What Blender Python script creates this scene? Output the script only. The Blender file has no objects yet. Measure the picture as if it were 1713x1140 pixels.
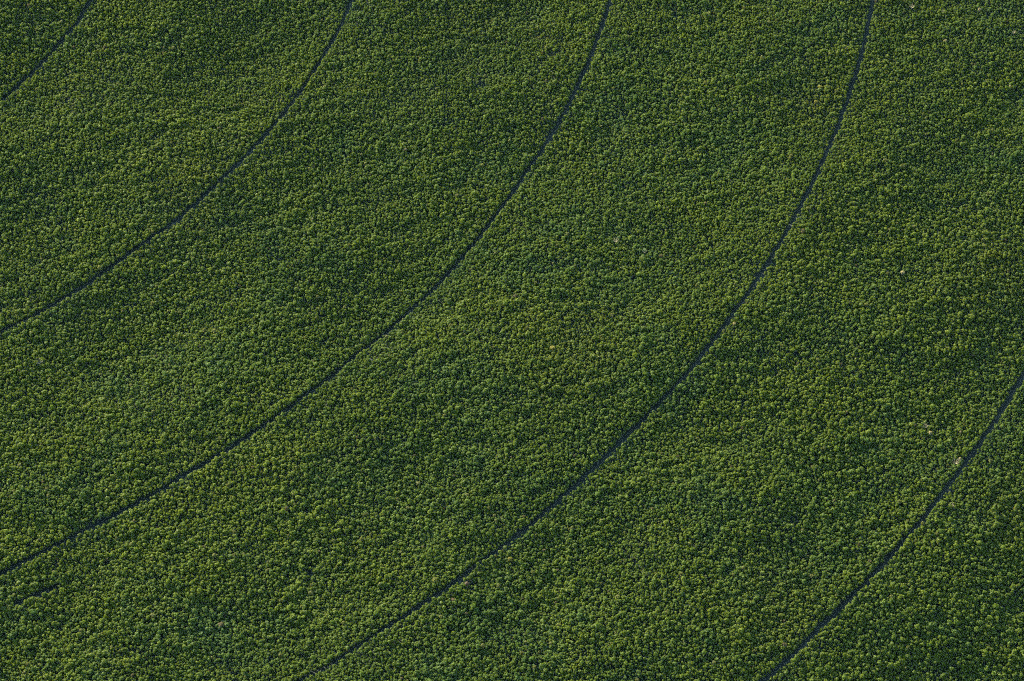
import bpy, math
import numpy as np

# ------------------------------------------------------------------ camera, sky, sun, exposure
S = bpy.context.scene
COL = S.collection
R = math.radians
PX_W, PX_H = 1713.0, 1140.0
HFOV, DEPR, DIST, ZAIM = R(15.0), R(48.0), 4560.0, 6.0
cam_d = bpy.data.cameras.new("camera")
cam = bpy.data.objects.new("camera", cam_d)
COL.objects.link(cam)
cam_d.sensor_width = 36.0
cam_d.lens = 18.0 / math.tan(HFOV / 2)
cam_d.clip_start, cam_d.clip_end = 10.0, 60000.0
CAM = np.array([0.0, -DIST * math.cos(DEPR), ZAIM + DIST * math.sin(DEPR)])
cam.location = CAM
cam.rotation_euler = (math.pi / 2 - DEPR, 0, 0)
S.camera = cam

SUN_EL, SUN_AZ = R(14.5), R(-42.0)          # azimuth from +Y towards +X: the sun stands behind the forest, to the left
world = bpy.data.worlds.new("World")
S.world = world
world.use_nodes = True
nt = world.node_tree
sky = nt.nodes.new("ShaderNodeTexSky")
sky.sky_type = 'NISHITA'
sky.sun_disc = False
sky.sun_elevation = SUN_EL
sky.sun_rotation = SUN_AZ
sky.dust_density = 0.0
sky.ozone_density = 2.2
nt.links.new(sky.outputs[0], nt.nodes["Background"].inputs[0])
nt.nodes["Background"].inputs[1].default_value = 0.10
sun_d = bpy.data.lights.new("sun", 'SUN')
sun_d.energy = 5.0
sun_d.angle = R(0.5)
sun_d.color = (1.0, 0.94, 0.80)
sun = bpy.data.objects.new("sun", sun_d)
COL.objects.link(sun)
sun.location = (-800, 1200, 900)
sun.rotation_euler = (math.pi / 2 - SUN_EL, 0, math.pi - SUN_AZ)
S.view_settings.view_transform = 'Standard'
S.view_settings.look = 'None'
S.view_settings.exposure = 2.8
S.view_settings.gamma = 1.0

S.cycles.use_denoising = False
S.cycles.use_adaptive_sampling = False
S.cycles.filter_width = 1.1
rng = np.random.default_rng(20)


# ------------------------------------------------------------------ helpers
def tag(o, label=None, cat=None, group=None, kind=None):
    if label: o["label"] = label
    if cat: o["category"] = cat
    if group: o["group"] = group
    if kind: o["kind"] = kind
    return o


def noise2(x, y, wl, seed):
    """smooth value noise in -1..1 with wavelength wl"""
    g = np.random.default_rng(seed).uniform(-1, 1, (256, 256))
    u, v = x / wl + 71.3, y / wl + 43.7
    iu, iv = np.floor(u).astype(int), np.floor(v).astype(int)
    fu, fv = u - iu, v - iv
    fu, fv = fu * fu * (3 - 2 * fu), fv * fv * (3 - 2 * fv)
    i0, i1, j0, j1 = iu % 256, (iu + 1) % 256, iv % 256, (iv + 1) % 256
    return (g[i0, j0] * (1 - fu) * (1 - fv) + g[i1, j0] * fu * (1 - fv)
            + g[i0, j1] * (1 - fu) * fv + g[i1, j1] * fu * fv)


def terrain(x, y):
    x, y = np.asarray(x, float), np.asarray(y, float)
    h = (2.2 * np.sin(x / 63.0 + y / 141.0 + 0.4) + 2.6 * np.sin(y / 77.0 - x / 190.0 + 1.9)
         + 1.6 * np.sin(x / 41.0 - y / 52.0 + 3.1))
    sp = lambda t: 70 * np.logaddexp(0, t / 70)
    h = h + 1.8 * np.sin(x / 74.0 - y / 60.0 + 0.8) * np.sin(x / 120.0 + y / 90.0 + 2.0)
    h = h - 0.08 * sp(x - 340) - 0.05 * sp((x - y) * 0.707 - 430) + 0.07 * sp((y - x) * 0.707 - 430)  # slopes added to tilt the right side and corners away from the sun, darker
    for hx, hy, ha, hr in ((495, 405, 8.0, 95), (-330, 240, 6.0, 110), (20, -130, 4.0, 120)):  # invented low hills, shaped so their sunward flanks come out lighter
        h = h + ha * np.exp(-((x - hx) ** 2 + (y - hy) ** 2) / (2 * hr * hr))
    r = np.hypot(x, y)
    return h * np.clip((3000 - r) / 1500, 0, 1)


FWD = np.array([0, math.cos(DEPR), -math.sin(DEPR)])
UP = np.array([0, math.sin(DEPR), math.cos(DEPR)])
TH = math.tan(HFOV / 2)


def at(px, py, lift=0.0):
    """pixel of the photograph -> point on the ground (seen through a surface lifted above it)"""
    px, py = np.asarray(px, float), np.asarray(py, float)
    u = (px - PX_W / 2) / (PX_W / 2) * TH
    v = -(py - PX_H / 2) / (PX_H / 2) * TH * 681 / 1024
    d = FWD[None] + u[:, None] * np.array([1.0, 0, 0]) + v[:, None] * UP
    z = np.zeros(len(px))
    for _ in range(12):
        t = (z + lift - CAM[2]) / d[:, 2]
        p = CAM + d * t[:, None]
        z = terrain(p[:, 0], p[:, 1])
    return p[:, 0], p[:, 1]


def project(x, y, z):
    q = np.stack([x, y, z], 1) - CAM
    dz = q @ FWD
    return (q[:, 0] / dz / TH * PX_W / 2 + PX_W / 2,
            -(q @ UP) / dz / (TH * 681 / 1024) * PX_H / 2 + PX_H / 2, dz)


def mesh_from(name, verts, faces, mat):
    me = bpy.data.meshes.new(name)
    me.from_pydata([tuple(v) for v in verts], [], [tuple(f) for f in faces])
    me.update()
    me.materials.append(mat)
    return me


def obj(name, me, parent=None):
    o = bpy.data.objects.new(name, me)
    COL.objects.link(o)
    if parent: o.parent = parent
    return o


def new_mat(name):
    m = bpy.data.materials.new(name)
    m.use_nodes = True
    t = m.node_tree
    return m, t, t.nodes["Principled BSDF"], t.nodes["Material Output"]


# ------------------------------------------------------------------ materials
def foliage_material():
    m, t, bsdf, out = new_mat("foliage")
    a = t.nodes.new("ShaderNodeAttribute")
    a.attribute_type = 'INSTANCER'
    a.attribute_name = "tint"
    geo = t.nodes.new("ShaderNodeNewGeometry")
    hsv = t.nodes.new("ShaderNodeHueSaturation")
    mr = t.nodes.new("ShaderNodeMapRange")
    mr.inputs[3].default_value, mr.inputs[4].default_value = 0.62, 1.38
    t.links.new(geo.outputs["Random Per Island"], mr.inputs[0])
    t.links.new(mr.outputs[0], hsv.inputs["Value"])
    t.links.new(a.outputs["Vector"], hsv.inputs["Color"])
    t.links.new(hsv.outputs[0], bsdf.inputs["Base Color"])
    bsdf.inputs["Roughness"].default_value = 0.55
    bsdf.inputs["Specular IOR Level"].default_value = 0.14
    tr = t.nodes.new("ShaderNodeBsdfTranslucent")
    mx = t.nodes.new("ShaderNodeMix")
    mx.data_type = 'RGBA'
    mx.blend_type = 'MULTIPLY'
    mx.inputs[0].default_value = 1.0
    mx.inputs[7].default_value = (1.3, 1.35, 0.35, 1)
    t.links.new(hsv.outputs[0], mx.inputs[6])
    t.links.new(mx.outputs[2], tr.inputs[0])
    mix = t.nodes.new("ShaderNodeMixShader")
    mix.inputs[0].default_value = 0.33
    t.links.new(bsdf.outputs[0], mix.inputs[1])
    t.links.new(tr.outputs[0], mix.inputs[2])
    t.links.new(mix.outputs[0], out.inputs[0])
    return m


def noisy_material(name, c1, c2, scale, rough=0.9):
    m, t, bsdf, out = new_mat(name)
    tc = t.nodes.new("ShaderNodeTexCoord")
    n = t.nodes.new("ShaderNodeTexNoise")
    n.inputs["Scale"].default_value = scale
    n.inputs["Detail"].default_value = 6
    r = t.nodes.new("ShaderNodeValToRGB")
    r.color_ramp.elements[0].position, r.color_ramp.elements[1].position = 0.35, 0.65
    r.color_ramp.elements[0].color, r.color_ramp.elements[1].color = (*c1, 1), (*c2, 1)
    t.links.new(tc.outputs["Object"], n.inputs["Vector"])
    t.links.new(n.outputs[0], r.inputs[0])
    t.links.new(r.outputs[0], bsdf.inputs["Base Color"])
    bsdf.inputs["Roughness"].default_value = rough
    return m


M_LEAF = foliage_material()
M_BARK = noisy_material("bark", (0.03, 0.026, 0.022), (0.06, 0.052, 0.044), 3.0)
M_DEAD = noisy_material("bleached_wood", (0.26, 0.22, 0.10), (0.38, 0.32, 0.16), 2.0)
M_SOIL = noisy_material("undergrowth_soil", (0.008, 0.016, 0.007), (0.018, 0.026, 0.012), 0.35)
M_TRACK = noisy_material("track_soil", (0.014, 0.020, 0.010), (0.034, 0.040, 0.022), 0.4)

# ------------------------------------------------------------------ ground
gx = np.concatenate([np.linspace(-16000, -1300, 12)[:-1], np.arange(-1300, 1301, 10.0), np.linspace(1300, 16000, 12)[1:]])
gy = np.concatenate([np.linspace(-16000, -1300, 12)[:-1], np.arange(-1300, 1301, 10.0), np.linspace(1300, 16000, 12)[1:]])
GX, GY = np.meshgrid(gx, gy)
GZ = terrain(GX, GY)
nx, ny = len(gx), len(gy)
idx = np.arange(nx * ny).reshape(ny, nx)
gf = np.stack([idx[:-1, :-1], idx[:-1, 1:], idx[1:, 1:], idx[1:, :-1]], -1).reshape(-1, 4)
me = mesh_from("ground", np.stack([GX.ravel(), GY.ravel(), GZ.ravel()], 1), gf, M_SOIL)
for p in me.polygons: p.use_smooth = True
tag(obj("ground", me), "dark undergrowth soil floor beneath the whole forest", "ground", kind="structure")

# ------------------------------------------------------------------ tracks (traced on the photograph, laid on the ground)
TR = [
 [(150.6,0),(130.5,35),(115.5,54),(100,68),(85,90),(65,110),(45,130.5),(25,148),(0,170)],
 [(588.3,0),(580.3,18),(573.3,34),(567.3,47),(558.3,64),(548.3,80),(538.3,98),(528.3,114),(517.3,132),(506.2,147),(494.2,163),
  (482.2,178),(470.2,194),(456.2,211),(444.2,225),(427.5,241.5),(402,270),(375,295.5),(351,318),(327,340.5),(303,360),(282,376.5),
  (258,393),(234,411),(210,429),(189,442.5),(168,459),(141,477),(114,493.5),(87,510),(60,525),(30,541.5),(0,555)],
 [(1020.3,0),(1017.3,14),(1012.3,28),(1007.3,42),(1001.3,58),(995.3,74),(989.3,90),(983.3,106),(975.3,124),(968.3,138),(960.3,154),
  (953.2,170),(946.2,184),(938.2,197),(930.2,211),(921.2,224),(907,252),(892,270),(877,291),(862,318),(844,340.5),(829,360),(814,381),
  (799,400.5),(784,417),(769,436.5),(751,456),(733,475.5),(712,495),(694,511.5),(673,531),(652,550.5),(637,562.5),(595.8,591.6),
  (574.7,612.6),(553.7,629.7),(527.4,648.2),(503.7,665.3),(480,685),(453.7,702.1),(427.4,720.5),(398.4,739),(369.5,758.7),(343.2,774.5),
  (314.2,790.3),(290.5,806),(266.8,819.2),(240.5,835),(206,852.5),(178,867.8),(152.7,880.5),(132.3,890.7),(112,903.4),(89,913.6),
  (66,927.6),(40.7,939),(15.3,951.8),(0,959.4)],
 [(1460,0),(1454.4,30.3),(1449.4,53),(1441.8,86),(1434,113.7),(1425.3,144),(1417.8,169.4),(1407.6,194.6),(1398.8,217.4),(1386,246),
  (1373,276),(1362.5,300),(1352,321),(1341.5,342),(1331,360),(1319,381),(1307,402),(1295,421.5),(1283,442.5),(1268,463.5),(1256,483),
  (1241,504),(1223,528),(1205,552),(1195.5,566),(1182,583.9),(1167.1,601.8),(1152.2,621.2),(1134.3,640.5),(1113.4,662.9),(1089.5,688.3),
  (1068.7,709.2),(1044.8,733),(1020.9,755.4),(997.1,777.8),(973.2,801.6),(946.3,825.5),(919.5,849.4),(889.7,876.2),(849,907.6),
  (833.8,919.7),(817,930.4),(803.4,939.5),(788.2,951.6),(771.5,965.3),(757.9,975.9),(742.7,986.5),(727.5,997.1),(712.3,1006.3),
  (697.1,1016.9),(682,1027.5),(666.8,1038.1),(649,1048.5),(630.5,1059.5),(614.8,1069.5),(595.1,1085),(579.7,1093),(563,1105),
  (543.8,1115.6),(524.5,1125.9),(505.2,1136)],
 [(1710.5,629.5),(1702.6,643.7),(1694.7,656.3),(1686.8,669),(1678.9,681.6),(1669.4,697.3),(1658.4,714.7),(1648.9,727.3),(1636.3,746.3),
  (1625.2,760.5),(1614.2,776.3),(1606.3,785.7),(1594.5,803.7),(1584.6,814.9),(1574.6,827.4),(1567.1,838.5),(1559.7,846),(1551,858.4),
  (1541,870.9),(1529.8,883.3),(1516.8,898.5),(1499.5,919),(1480.9,939.3),(1462.6,958.7),(1444.4,978),(1426.1,996.3),(1407.9,1014.5),
  (1387.4,1035),(1369.1,1051),(1350.9,1069.3),(1334.9,1087.5),(1314.4,1105.8),(1291.6,1126.3),(1280,1135)],
 [(28,1009.5),(40,1004),(57,996.5),(74,988.7),(92,982)],
]
TRACK_LIFT = 6.5
HALF = [1.9, 2.0, 1.95, 2.0, 2.2, 2.7]
TRK = []                                                   # ground polylines, resampled every 4 m
for k, pts in enumerate(TR):
    a = np.array(pts)
    x, y = at(a[:, 0], a[:, 1], TRACK_LIFT)
    if k < 5:                                              # run on past the frame along the same bend
        def tail(px, py):
            dx, dy = px[-1] - px[-4], py[-1] - py[-4]
            ex, ey = px[-4] - px[-7], py[-4] - py[-7]
            an, bn = math.atan2(dy, dx), math.atan2(ey, ex)
            L = math.hypot(dx, dy)
            bend = max(-0.0012, min(0.0012, (an - bn) / L)) * 0.6
            ox, oy, X, Y = [], [], px[-1], py[-1]
            for _ in range(14):
                an += bend * 20
                X, Y = X + 20 * math.cos(an), Y + 20 * math.sin(an)
                ox.append(X); oy.append(Y)
            return ox, oy
        tx, ty = tail(x, y)
        hx, hy = tail(x[::-1], y[::-1])
        x, y = np.concatenate([hx[::-1], x, tx]), np.concatenate([hy[::-1], y, ty])
    s = np.concatenate([[0], np.cumsum(np.hypot(np.diff(x), np.diff(y)))])
    ss = np.linspace(0, s[-1], max(6, int(s[-1] / 4)))
    x, y = np.interp(ss, s, x), np.interp(ss, s, y)
    if k < 5:
        ker = np.exp(-0.5 * (np.arange(-6, 7) / 2.6) ** 2); ker /= ker.sum()
        xp, yp = np.pad(x, 6, mode='edge'), np.pad(y, 6, mode='edge')
        xs, ys = np.convolve(xp, ker, 'valid'), np.convolve(yp, ker, 'valid')
        x[8:-8], y[8:-8] = xs[8:-8], ys[8:-8]
    TRK.append((x, y))

TRACK_LABEL = [
 "short dark forest track cutting the top left corner",
 "dark forest track curving from the left edge to the top edge, second from the top left",
 "dark forest track curving from lower left to top centre, third from the top left",
 "long dark forest track from the bottom edge to the top right, fourth from the top left",
 "dark forest track in the lower right corner, fifth and last from the top left",
 "short overgrown stub of dark clearing near the bottom left edge",
]
for k, (x, y) in enumerate(TRK):
    tx, ty = np.gradient(x), np.gradient(y)
    L = np.hypot(tx, ty)
    nxn, nyn = -ty / L, tx / L
    w = HALF[k] * 0.80 * (1 + 0.12 * noise2(x, y, 17, 5 + k))
    vs, fs = [], []
    for f in (-1, -0.33, 0.33, 1):
        vx, vy = x + nxn * w * f, y + nyn * w * f
        vs.append(np.stack([vx, vy, terrain(vx, vy) + 0.12], 1))
    V = np.stack(vs, 1).reshape(-1, 3)
    for i in range(len(x) - 1):
        for j in range(3):
            fs.append((i * 4 + j, i * 4 + j + 1, (i + 1) * 4 + j + 1, (i + 1) * 4 + j))
    me = mesh_from("track", V, fs, M_TRACK)
    tag(obj("forest_track" if k < 5 else "clearing_path", me), TRACK_LABEL[k], "track", kind="structure")


# ------------------------------------------------------------------ tree shapes
def leaf_quads(centers, normals, size, r):
    n = len(centers)
    rnd = r.normal(size=(n, 3))
    t = np.cross(normals, rnd)
    t /= np.linalg.norm(t, axis=1)[:, None] + 1e-9
    b = np.cross(normals, t)
    sz = size * r.uniform(0.7, 1.3, n)[:, None]
    V = np.stack([centers - t * sz - b * sz * .55, centers + t * sz * .2 - b * sz * .8,
                  centers + t * sz + b * sz * .5, centers - t * sz * .1 + b * sz * .8], 1).reshape(-1, 3)
    F = np.arange(4 * n).reshape(-1, 4)
    return V, F


def crown_mesh(seed, nl, rad, zc, flat, spread, leaf=0.24, per=44):
    r = np.random.default_rng(seed)
    C, N = [], []
    g = 2.39996
    for i in range(nl):
        f = (i + 0.5) / nl
        zz = 1 - 1.75 * f
        rr = math.sqrt(max(0.12, 1 - zz * zz))
        if zz < 0: zz *= 2.6
        a = i * g + r.uniform(-0.4, 0.4)
        c = np.array([rr * math.cos(a), rr * math.sin(a), zz * flat]) * rad * spread * r.uniform(0.70, 1.25)
        lr = rad * r.uniform(0.27, 0.52)
        n = int(per * (lr / (rad * 0.38)) ** 2)
        d = r.normal(size=(n, 3))
        d /= np.linalg.norm(d, axis=1)[:, None]
        d = d[d[:, 2] > -0.75]
        sh = lr * r.uniform(0.80, 1.06, len(d))[:, None]
        C.append(c + d * sh + np.array([0, 0, zc]))
        nn = d + r.normal(size=d.shape) * 0.38
        N.append(nn / np.linalg.norm(nn, axis=1)[:, None])
    V, F = leaf_quads(np.concatenate(C), np.concatenate(N), leaf, r)
    return mesh_from("crown", V, F, M_LEAF)


def tube(V, F, p0, p1, r0, r1, seg=6):
    p0, p1 = np.array(p0, float), np.array(p1, float)
    d = p1 - p0; d /= np.linalg.norm(d)
    a = np.cross(d, [0.3, 0.2, 1.0] if abs(d[2]) < 0.9 else [1.0, 0.1, 0]); a /= np.linalg.norm(a)
    b = np.cross(d, a)
    base = len(V)
    for p, rr in ((p0, r0), (p1, r1)):
        for k in range(seg):
            an = 2 * math.pi * k / seg
            V.append(p + (a * math.cos(an) + b * math.sin(an)) * rr)
    for k in range(seg):
        F.append((base + k, base + (k + 1) % seg, base + seg + (k + 1) % seg, base + seg + k))
    F.append(tuple(base + seg + k for k in range(seg)))


def trunk_mesh(seed, top=7.9):
    r = np.random.default_rng(seed)
    V, F = [], []
    p = np.array([0, 0, -0.4]); rad = 0.20
    for i in range(4):
        q = np.array([r.uniform(-.15, .15) * i, r.uniform(-.15, .15) * i, -0.4 + (top - 1.2) * (i + 1) / 4])
        tube(V, F, p, q, rad, rad * 0.82)
        p, rad = q, rad * 0.82
        if i >= 1:
            for _ in range(3):
                a = r.uniform(0, 6.283)
                L = r.uniform(1.0, 1.7)
                tube(V, F, p, p + np.array([math.cos(a) * L, math.sin(a) * L, r.uniform(0.5, 1.3)]), rad * .5, 0.03, 5)
    return mesh_from("trunk", V, F, M_BARK)


def dead_mesh(seed, rad, hgt, spread):
    """a bare bleached tree: short bole and forking limbs"""
    r = np.random.default_rng(seed)
    V, F = [], []
    tube(V, F, (0, 0, -0.3), (0.1, 0, hgt * 0.55), 0.26, 0.22)
    for i in range(13):
        a = i * 2.4 + r.uniform(-.4, .4)
        h0 = hgt * r.uniform(0.42, 0.56)
        p = np.array([0.1, 0, h0])
        rr = 0.20
        L = rad * r.uniform(.75, 1.15)
        for j in range(3):
            q = p + np.array([math.cos(a) * L / 3 * spread, math.sin(a) * L / 3 * spread, (hgt - h0) / 3 * r.uniform(.7, 1.1)])
            tube(V, F, p, q, rr, rr * .7, 5)
            for _ in range(2):
                b = a + r.uniform(-1.1, 1.1)
                l2 = L * r.uniform(.2, .42)
                tube(V, F, q, q + np.array([math.cos(b) * l2, math.sin(b) * l2, r.uniform(.2, .8)]), rr * .6, .03, 4)
            p, rr, a = q, rr * .7, a + r.uniform(-.35, .35)
    return V, F


PROTO = []
for i in range(16):
    kind = i % 4
    if kind == 0:   PROTO.append(crown_mesh(100 + i, 13, 1.42, 6.6, 1.15, 0.68))
    elif kind == 1: PROTO.append(crown_mesh(100 + i, 16, 1.58, 6.4, 1.0, 0.76))
    elif kind == 2: PROTO.append(crown_mesh(100 + i, 10, 1.22, 6.8, 1.3, 0.6))
    else:           PROTO.append(crown_mesh(100 + i, 14, 1.46, 6.5, 1.1, 0.72))
TRUNK = [trunk_mesh(300 + i) for i in range(3)]

# ------------------------------------------------------------------ where the trees stand
SP = 2.65
cx_, cy_ = at([-330, 2043, -330, 2043], [-290, -290, 1400, 1400])
x0, x1, y0, y1 = cx_.min(), cx_.max(), cy_.min(), cy_.max()
rows = np.arange(y0, y1, SP * 0.866)
cols = np.arange(x0, x1, SP)
TX, TY = np.meshgrid(cols, rows)
TX = TX + (np.arange(len(rows)) % 2)[:, None] * SP / 2
TX, TY = TX.ravel(), TY.ravel()
TX = TX + rng.uniform(-.48, .48, len(TX)) * SP + 3 * noise2(TX, TY, 40, 61)
TY = TY + rng.uniform(-.48, .48, len(TY)) * SP + 3 * noise2(TX, TY, 40, 62)
n = len(TX)
SC = np.clip(np.exp(rng.normal(-0.10, 0.25, n)), 0.5, 1.8)
SC *= np.clip(0.94 - 0.00016 * TY, 0.85, 1.0)
SC *= 1 + 0.10 * noise2(TX, TY, 55, 11)
thin = noise2(TX, TY, 13, 12) + 0.6 * noise2(TX, TY, 31, 13)
keep = rng.uniform(size=n) > np.clip(0.05 + 0.9 * (thin - 0.85), 0.04, 0.9)
px, py, dz = project(TX, TY, terrain(TX, TY) + 6)
keep &= (px > -330) & (px < 2043) & (py > -280) & (py < 1400)


def dist_to(poly, x, y):
    qx, qy = poly
    best = np.full(len(x), 1e9)
    for i in range(0, len(qx) - 1, 1):
        near = (np.abs(x - qx[i]) < 30) & (np.abs(y - qy[i]) < 30)
        if not near.any(): continue
        X, Y = x[near], y[near]
        dx, dy = qx[i + 1] - qx[i], qy[i + 1] - qy[i]
        t = np.clip(((X - qx[i]) * dx + (Y - qy[i]) * dy) / (dx * dx + dy * dy), 0, 1)
        best[near] = np.minimum(best[near], np.hypot(X - qx[i] - t * dx, Y - qy[i] - t * dy))
    return best


edge = np.full(n, 1e9)
for k, poly in enumerate(TRK):
    d = dist_to(poly, TX, TY)
    keep &= d > HALF[k] + 1.35 * SC * rng.uniform(0.68, 1.1, n)
    edge = np.minimum(edge, d)
TX, TY, SC, edge = TX[keep], TY[keep], SC[keep], edge[keep]
n = len(TX)
ZH = (1 + 0.45 * (SC - 1)) * (1 + 0.175 * noise2((TX * .92 + TY * .39) / 2.0, TY * .92 - TX * .39, 11, 21) + 0.11 * noise2(TX, TY, 34, 22) + rng.normal(0, 0.08, n))
ROT = rng.uniform(0, 2 * math.pi, n)
PICK = rng.integers(0, 16, n)

px, py, dz = project(TX, TY, terrain(TX, TY) + 6)
# leaf tint of each tree: kinds grow in loose patches
patch = 0.40 * noise2(TX, TY, 120, 31) + 0.45 * noise2(TX, TY, 34, 32) + rng.normal(0, 0.33, n)
blue = 0.5 * noise2(TX, TY, 90, 33) + 0.6 * noise2(TX, TY, 28, 34) + rng.normal(0, 0.25, n)
C_MID = np.array([0.083, 0.119, 0.008]); C_YEL = np.array([0.119, 0.147, 0.006]); C_BLU = np.array([0.062, 0.108, 0.016])
wy = np.clip(patch * 0.9 + 0.35, 0, 1)[:, None]
wb = np.clip(blue * 0.9 - 0.05, 0, 1)[:, None]
TINT = C_MID * (1 - wy) + C_YEL * wy
TINT = TINT * (1 - wb) + C_BLU * wb
TINT *= rng.uniform(0.86, 1.14, n)[:, None]
tone = np.where(wb[:, 0] > 0.5, 2, np.where(wy[:, 0] > 0.55, 1, 0))
for ux, uy, ur in ((1690, 862, 38), (1370, 168, 36), (1660, 455, 55), (800, 55, 40), (950, 590, 60), (1300, 1010, 50), (330, 330, 60)):
    w = 0.22 * np.exp(-((px - ux) ** 2 + (py - uy) ** 2) / (2 * ur * ur)) * rng.uniform(0, 1.3, n)
    TINT += (np.array([0.150, 0.128, 0.012]) - TINT) * np.clip(w, 0, 1)[:, None]
odd = rng.uniform(size=n)
oliv = odd < 0.010 + 0.02 * np.clip(noise2(TX, TY, 60, 35), 0, 1)
TINT[oliv] = np.array([0.125, 0.125, 0.024]) * rng.uniform(.8, 1.1, oliv.sum())[:, None]
brown = odd > 0.998
TINT[brown] = np.array([0.10, 0.078, 0.03])
px, py, dz = project(TX, TY, terrain(TX, TY) + 6)
TZ = terrain(TX, TY)
kept = np.ones(n, bool)

# ------------------------------------------------------------------ trees that stand out one by one
SPECIAL = [   # pixel, kind, radius factor, label
 (65, 606, 'dead', 1.5, "bright bleached dead tree with splayed bare limbs near the left edge"),
 (1030, 402, 'dead', 1.3, "cream coloured dead tree between the third and fourth tracks, largest near the picture's centre"),
 (1078, 421, 'dead', 0.8, "small pale dead tree just right of the cream coloured dead tree near the centre"),
 (1548, 713, 'dead', 1.1, "pale straw coloured dead tree left of the last track, upper of two side by side"),
 (1556, 724, 'straw', 1.0, "faded straw coloured tree right below the pale dead tree left of the last track"),
 (1599, 773, 'dead', 1.4, "pale cream dead tree standing at the left edge of the last track"),
 (1606, 768, 'straw', 1.1, "faded yellowish tree at the last track beside the cream dead tree"),
 (1592, 846, 'dead', 0.9, "thin pale bare tree on the right side of the last track"),
 (1525, 11, 'dead', 1.1, "pale straw coloured dead tree at the top edge right of the fourth track"),
 (1577, 19, 'dead', 0.8, "small pale dead tree near the top edge, second to the right of the fourth track"),
 (1639, 15, 'straw', 1.2, "faded dry crown near the top edge by the right corner"),
 (1696, 54, 'dead', 0.8, "small pale dead tree near the top right corner"),
 (1510, 456, 'straw', 1.2, "pinkish straw coloured withered tree on the right slope between fourth and last tracks"),
 (1581, 68, 'straw', 0.9, "faded dry tree in the pale patch at the upper right"),
 (1690, 145, 'straw', 0.9, "faded dry tree close to the upper right edge"),
 (853, 936, 'yellow', 1.1, "vivid yellow-green narrow tree just below the fourth track at lower centre"),
 (781, 977, 'red', 1.2, "reddish brown withered tree right of the fourth track at lower centre"),
 (758, 1004, 'red', 1.1, "reddish brown withered tree lower down beside the fourth track at lower centre"),
 (1697, 852, 'yellow', 1.2, "golden yellow tree near the right edge below the last track"),
 (1705, 862, 'yellow', 1.0, "smaller golden yellow tree at the right edge"),
 (924, 582, 'yellow', 1.2, "bright yellow tree between the third and fourth tracks at the middle of the picture"),
 (1372, 145, 'yellow', 0.9, "small bright yellow tree left of the fourth track at the top"),
 (1365, 170, 'yellow', 1.2, "yellowish olive tree left of the fourth track near the top"),
 (1228, 541, 'straw', 0.8, "pale dry tree on the right side of the fourth track"),
]
SPT = {'straw': (0.27, 0.22, 0.10), 'yellow': (0.20, 0.17, 0.022), 'red': (0.105, 0.070, 0.032)}


def make_tree(i_proto, x, y, z, sxy, sz, rot, tint, trunk_i, me=None, name="forest_tree"):
    t = bpy.data.objects.new(name, None)
    t.empty_display_size = 1
    COL.objects.link(t)
    t.location = (x, y, z)
    t.rotation_euler = (0, 0, rot)
    t.scale = (sxy, sxy, sz)
    c = obj("crown", me or PROTO[i_proto], t)
    c["tint"] = [float(v) for v in tint]
    obj("trunk", TRUNK[trunk_i], t)
    return t


for j, (ux, uy, kd, f, lab) in enumerate(SPECIAL):
    X, Y = at([ux], [uy], 8.0)
    X, Y = float(X[0]), float(Y[0])
    kept &= np.hypot(TX - X, TY - Y) > 2.3 * f
    z = float(terrain(X, Y))
    if kd == 'dead':
        t = bpy.data.objects.new("dead_tree", None)
        COL.objects.link(t)
        t.location = (X, Y, z); t.rotation_euler = (0, 0, 1.7 * j)
        V, F = dead_mesh(500 + j, 2.7 * f, 9.6, 1.0)
        o = obj("limbs", mesh_from("limbs", V, F, M_DEAD), t)
        tag(t, lab, "dead tree", "bleached dead trees in the forest")
    else:
        t = make_tree(j % 16, X, Y, z, f * 1.6, 1.15, 0.9 * j, SPT[kd], j % 3,
                      name={'straw': 'withered_tree', 'red': 'withered_tree', 'yellow': 'yellow_tree'}[kd])
        tag(t, lab, "tree")

# ------------------------------------------------------------------ the 280 green trees that show largest: one object each
TXY = lambda k: TRK[k]
pxt = [project(x, y, terrain(x, y) + 4)[:2] for x, y in TRK[:5]]
strip = np.zeros(n, int)
for qx, qy in pxt:
    o = np.argsort(qy)
    strip += (px > np.interp(py, qy[o], qx[o], left=9999 if False else None)).astype(int)
inside = (px > 8) & (px < 1705) & (py > 8) & (py < 1130) & kept & ~oliv & ~brown
score = np.where(inside, SC / dz, 0)
big = np.argsort(-score)[:276]
kept[big] = False
STRIP = ["above the first track at top left", "between the first and second tracks", "between the second and third tracks",
         "between the third and fourth tracks", "between the fourth and last tracks", "below the last track"]
TONE = ["mid green", "yellow-green", "dull blue-green"]
ZONE = ["top edge", "upper", "middle", "lower", "bottom edge"]
SIDE = ["left", "centre", "right"]
firsts = {}
for i in big:
    zone = int(np.searchsorted([110, 400, 740, 1010], py[i]))
    spot = f"{ZONE[zone]} {SIDE[min(2, int(px[i] / 571))]}"
    by = edge[i] < 7.0
    lab = f"wide {TONE[tone[i]]} tree {'at a track, ' if by else ''}{STRIP[strip[i]]}, {spot}"
    t = make_tree(int(PICK[i]), TX[i], TY[i], TZ[i], SC[i], ZH[i], ROT[i], TINT[i], int(i) % 3)
    tag(t, lab, "tree", f"wide {TONE[tone[i]]} trees {'at a track ' if by else ''}{STRIP[strip[i]]}, {spot}")

# one source object for each of the crown shapes: the first trees above carry them
src_crown, src_trunk = {}, {}
for o in COL.objects:
    if o.type == 'MESH' and o.data in PROTO: src_crown.setdefault(o.data.name, o)
    if o.type == 'MESH' and o.data in TRUNK: src_trunk.setdefault(o.data.name, o)

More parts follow.
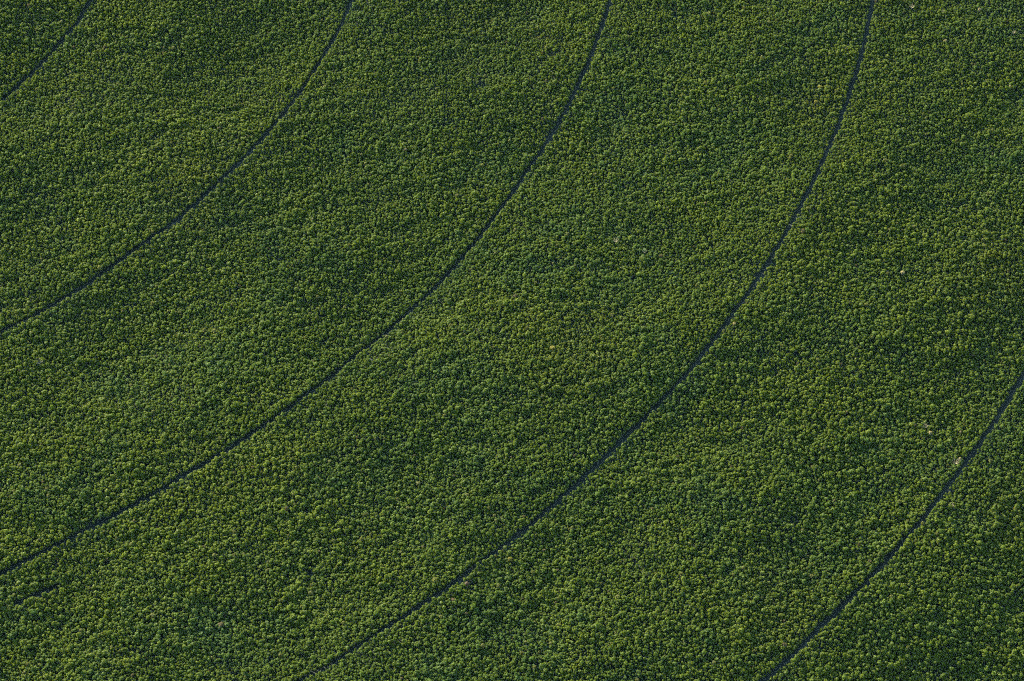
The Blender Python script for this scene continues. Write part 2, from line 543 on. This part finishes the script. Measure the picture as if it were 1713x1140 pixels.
# ------------------------------------------------------------------ all the other trees: one object
K = np.where(kept)[0]
me = bpy.data.meshes.new("forest")
me.vertices.add(len(K))
me.vertices.foreach_set("co", np.stack([TX[K], TY[K], TZ[K]], 1).astype(np.float32).ravel())


def attr(nm, ty, data, key):
    a = me.attributes.new(nm, ty, 'POINT')
    a.data.foreach_set(key, np.ascontiguousarray(data).ravel())


attr("tint", 'FLOAT_VECTOR', TINT[K].astype(np.float32), "vector")
attr("size", 'FLOAT_VECTOR', np.stack([SC[K], SC[K], ZH[K]], 1).astype(np.float32), "vector")
tilt = rng.normal(0, 0.05, (len(K), 2))
attr("turn", 'FLOAT_VECTOR', np.stack([tilt[:, 0], tilt[:, 1], ROT[K]], 1).astype(np.float32), "vector")
attr("pick", 'INT', PICK[K].astype(np.int32), "value")
forest = obj("forest_trees", me)
tag(forest, "dense green plantation forest of countless small round crowns filling every strip", "forest", kind="stuff")

ng = bpy.data.node_groups.new("forest_scatter", 'GeometryNodeTree')
ng.interface.new_socket("Geometry", in_out='INPUT', socket_type='NodeSocketGeometry')
ng.interface.new_socket("Geometry", in_out='OUTPUT', socket_type='NodeSocketGeometry')
gi, go = ng.nodes.new("NodeGroupInput"), ng.nodes.new("NodeGroupOutput")


def named(nm, ty):
    a = ng.nodes.new("GeometryNodeInputNamedAttribute")
    a.data_type = ty
    a.inputs[0].default_value = nm
    return a.outputs[0]


size, turn, pick = named("size", 'FLOAT_VECTOR'), named("turn", 'FLOAT_VECTOR'), named("pick", 'INT')
e2r = ng.nodes.new("FunctionNodeEulerToRotation")
ng.links.new(turn, e2r.inputs[0])
join = ng.nodes.new("GeometryNodeJoinGeometry")
for srcs in (src_crown, src_trunk):
    js = ng.nodes.new("GeometryNodeJoinGeometry")
    for o in srcs.values():
        oi = ng.nodes.new("GeometryNodeObjectInfo")
        oi.inputs["Object"].default_value = o
        oi.inputs["As Instance"].default_value = True
        oi.transform_space = 'ORIGINAL'
        ng.links.new(oi.outputs["Geometry"], js.inputs[0])
    ip = ng.nodes.new("GeometryNodeInstanceOnPoints")
    ng.links.new(gi.outputs[0], ip.inputs["Points"])
    ng.links.new(js.outputs[0], ip.inputs["Instance"])
    ip.inputs["Pick Instance"].default_value = True
    ng.links.new(pick, ip.inputs["Instance Index"])
    ng.links.new(e2r.outputs[0], ip.inputs["Rotation"])
    ng.links.new(size, ip.inputs["Scale"])
    ng.links.new(ip.outputs[0], join.inputs[0])
ng.links.new(join.outputs[0], go.inputs[0])
mod = forest.modifiers.new("scatter", 'NODES')
mod.node_group = ng
print("TREES", n, "scattered", len(K), "shapes", len(src_crown), len(src_trunk))


# ------------------------------------------------------------------ thin blue air between the aircraft and the forest
hm = bpy.data.materials.new("haze")
hm.use_nodes = True
ht = hm.node_tree
for nd in list(ht.nodes):
    if nd.type != 'OUTPUT_MATERIAL': ht.nodes.remove(nd)
pv = ht.nodes.new("ShaderNodeVolumePrincipled")
pv.inputs["Color"].default_value = (0.55, 0.86, 0.96, 1)
pv.inputs["Density"].default_value = 0.7e-6
pv.inputs["Anisotropy"].default_value = 0.0
ht.links.new(pv.outputs[0], ht.nodes["Material Output"].inputs["Volume"])
zb, zt = float(GZ.min()) - 1.0, float(CAM[2]) + 150.0
hx = 16500.0
hv = [(a, b, c) for c in (zb, zt) for b in (-hx, hx) for a in (-hx, hx)]
hf = [(0, 2, 3, 1), (4, 5, 7, 6), (0, 1, 5, 4), (2, 6, 7, 3), (0, 4, 6, 2), (1, 3, 7, 5)]
tag(obj("haze", mesh_from("haze", hv, hf, hm)), "thin blue haze of air over the forest", "haze", kind="stuff")
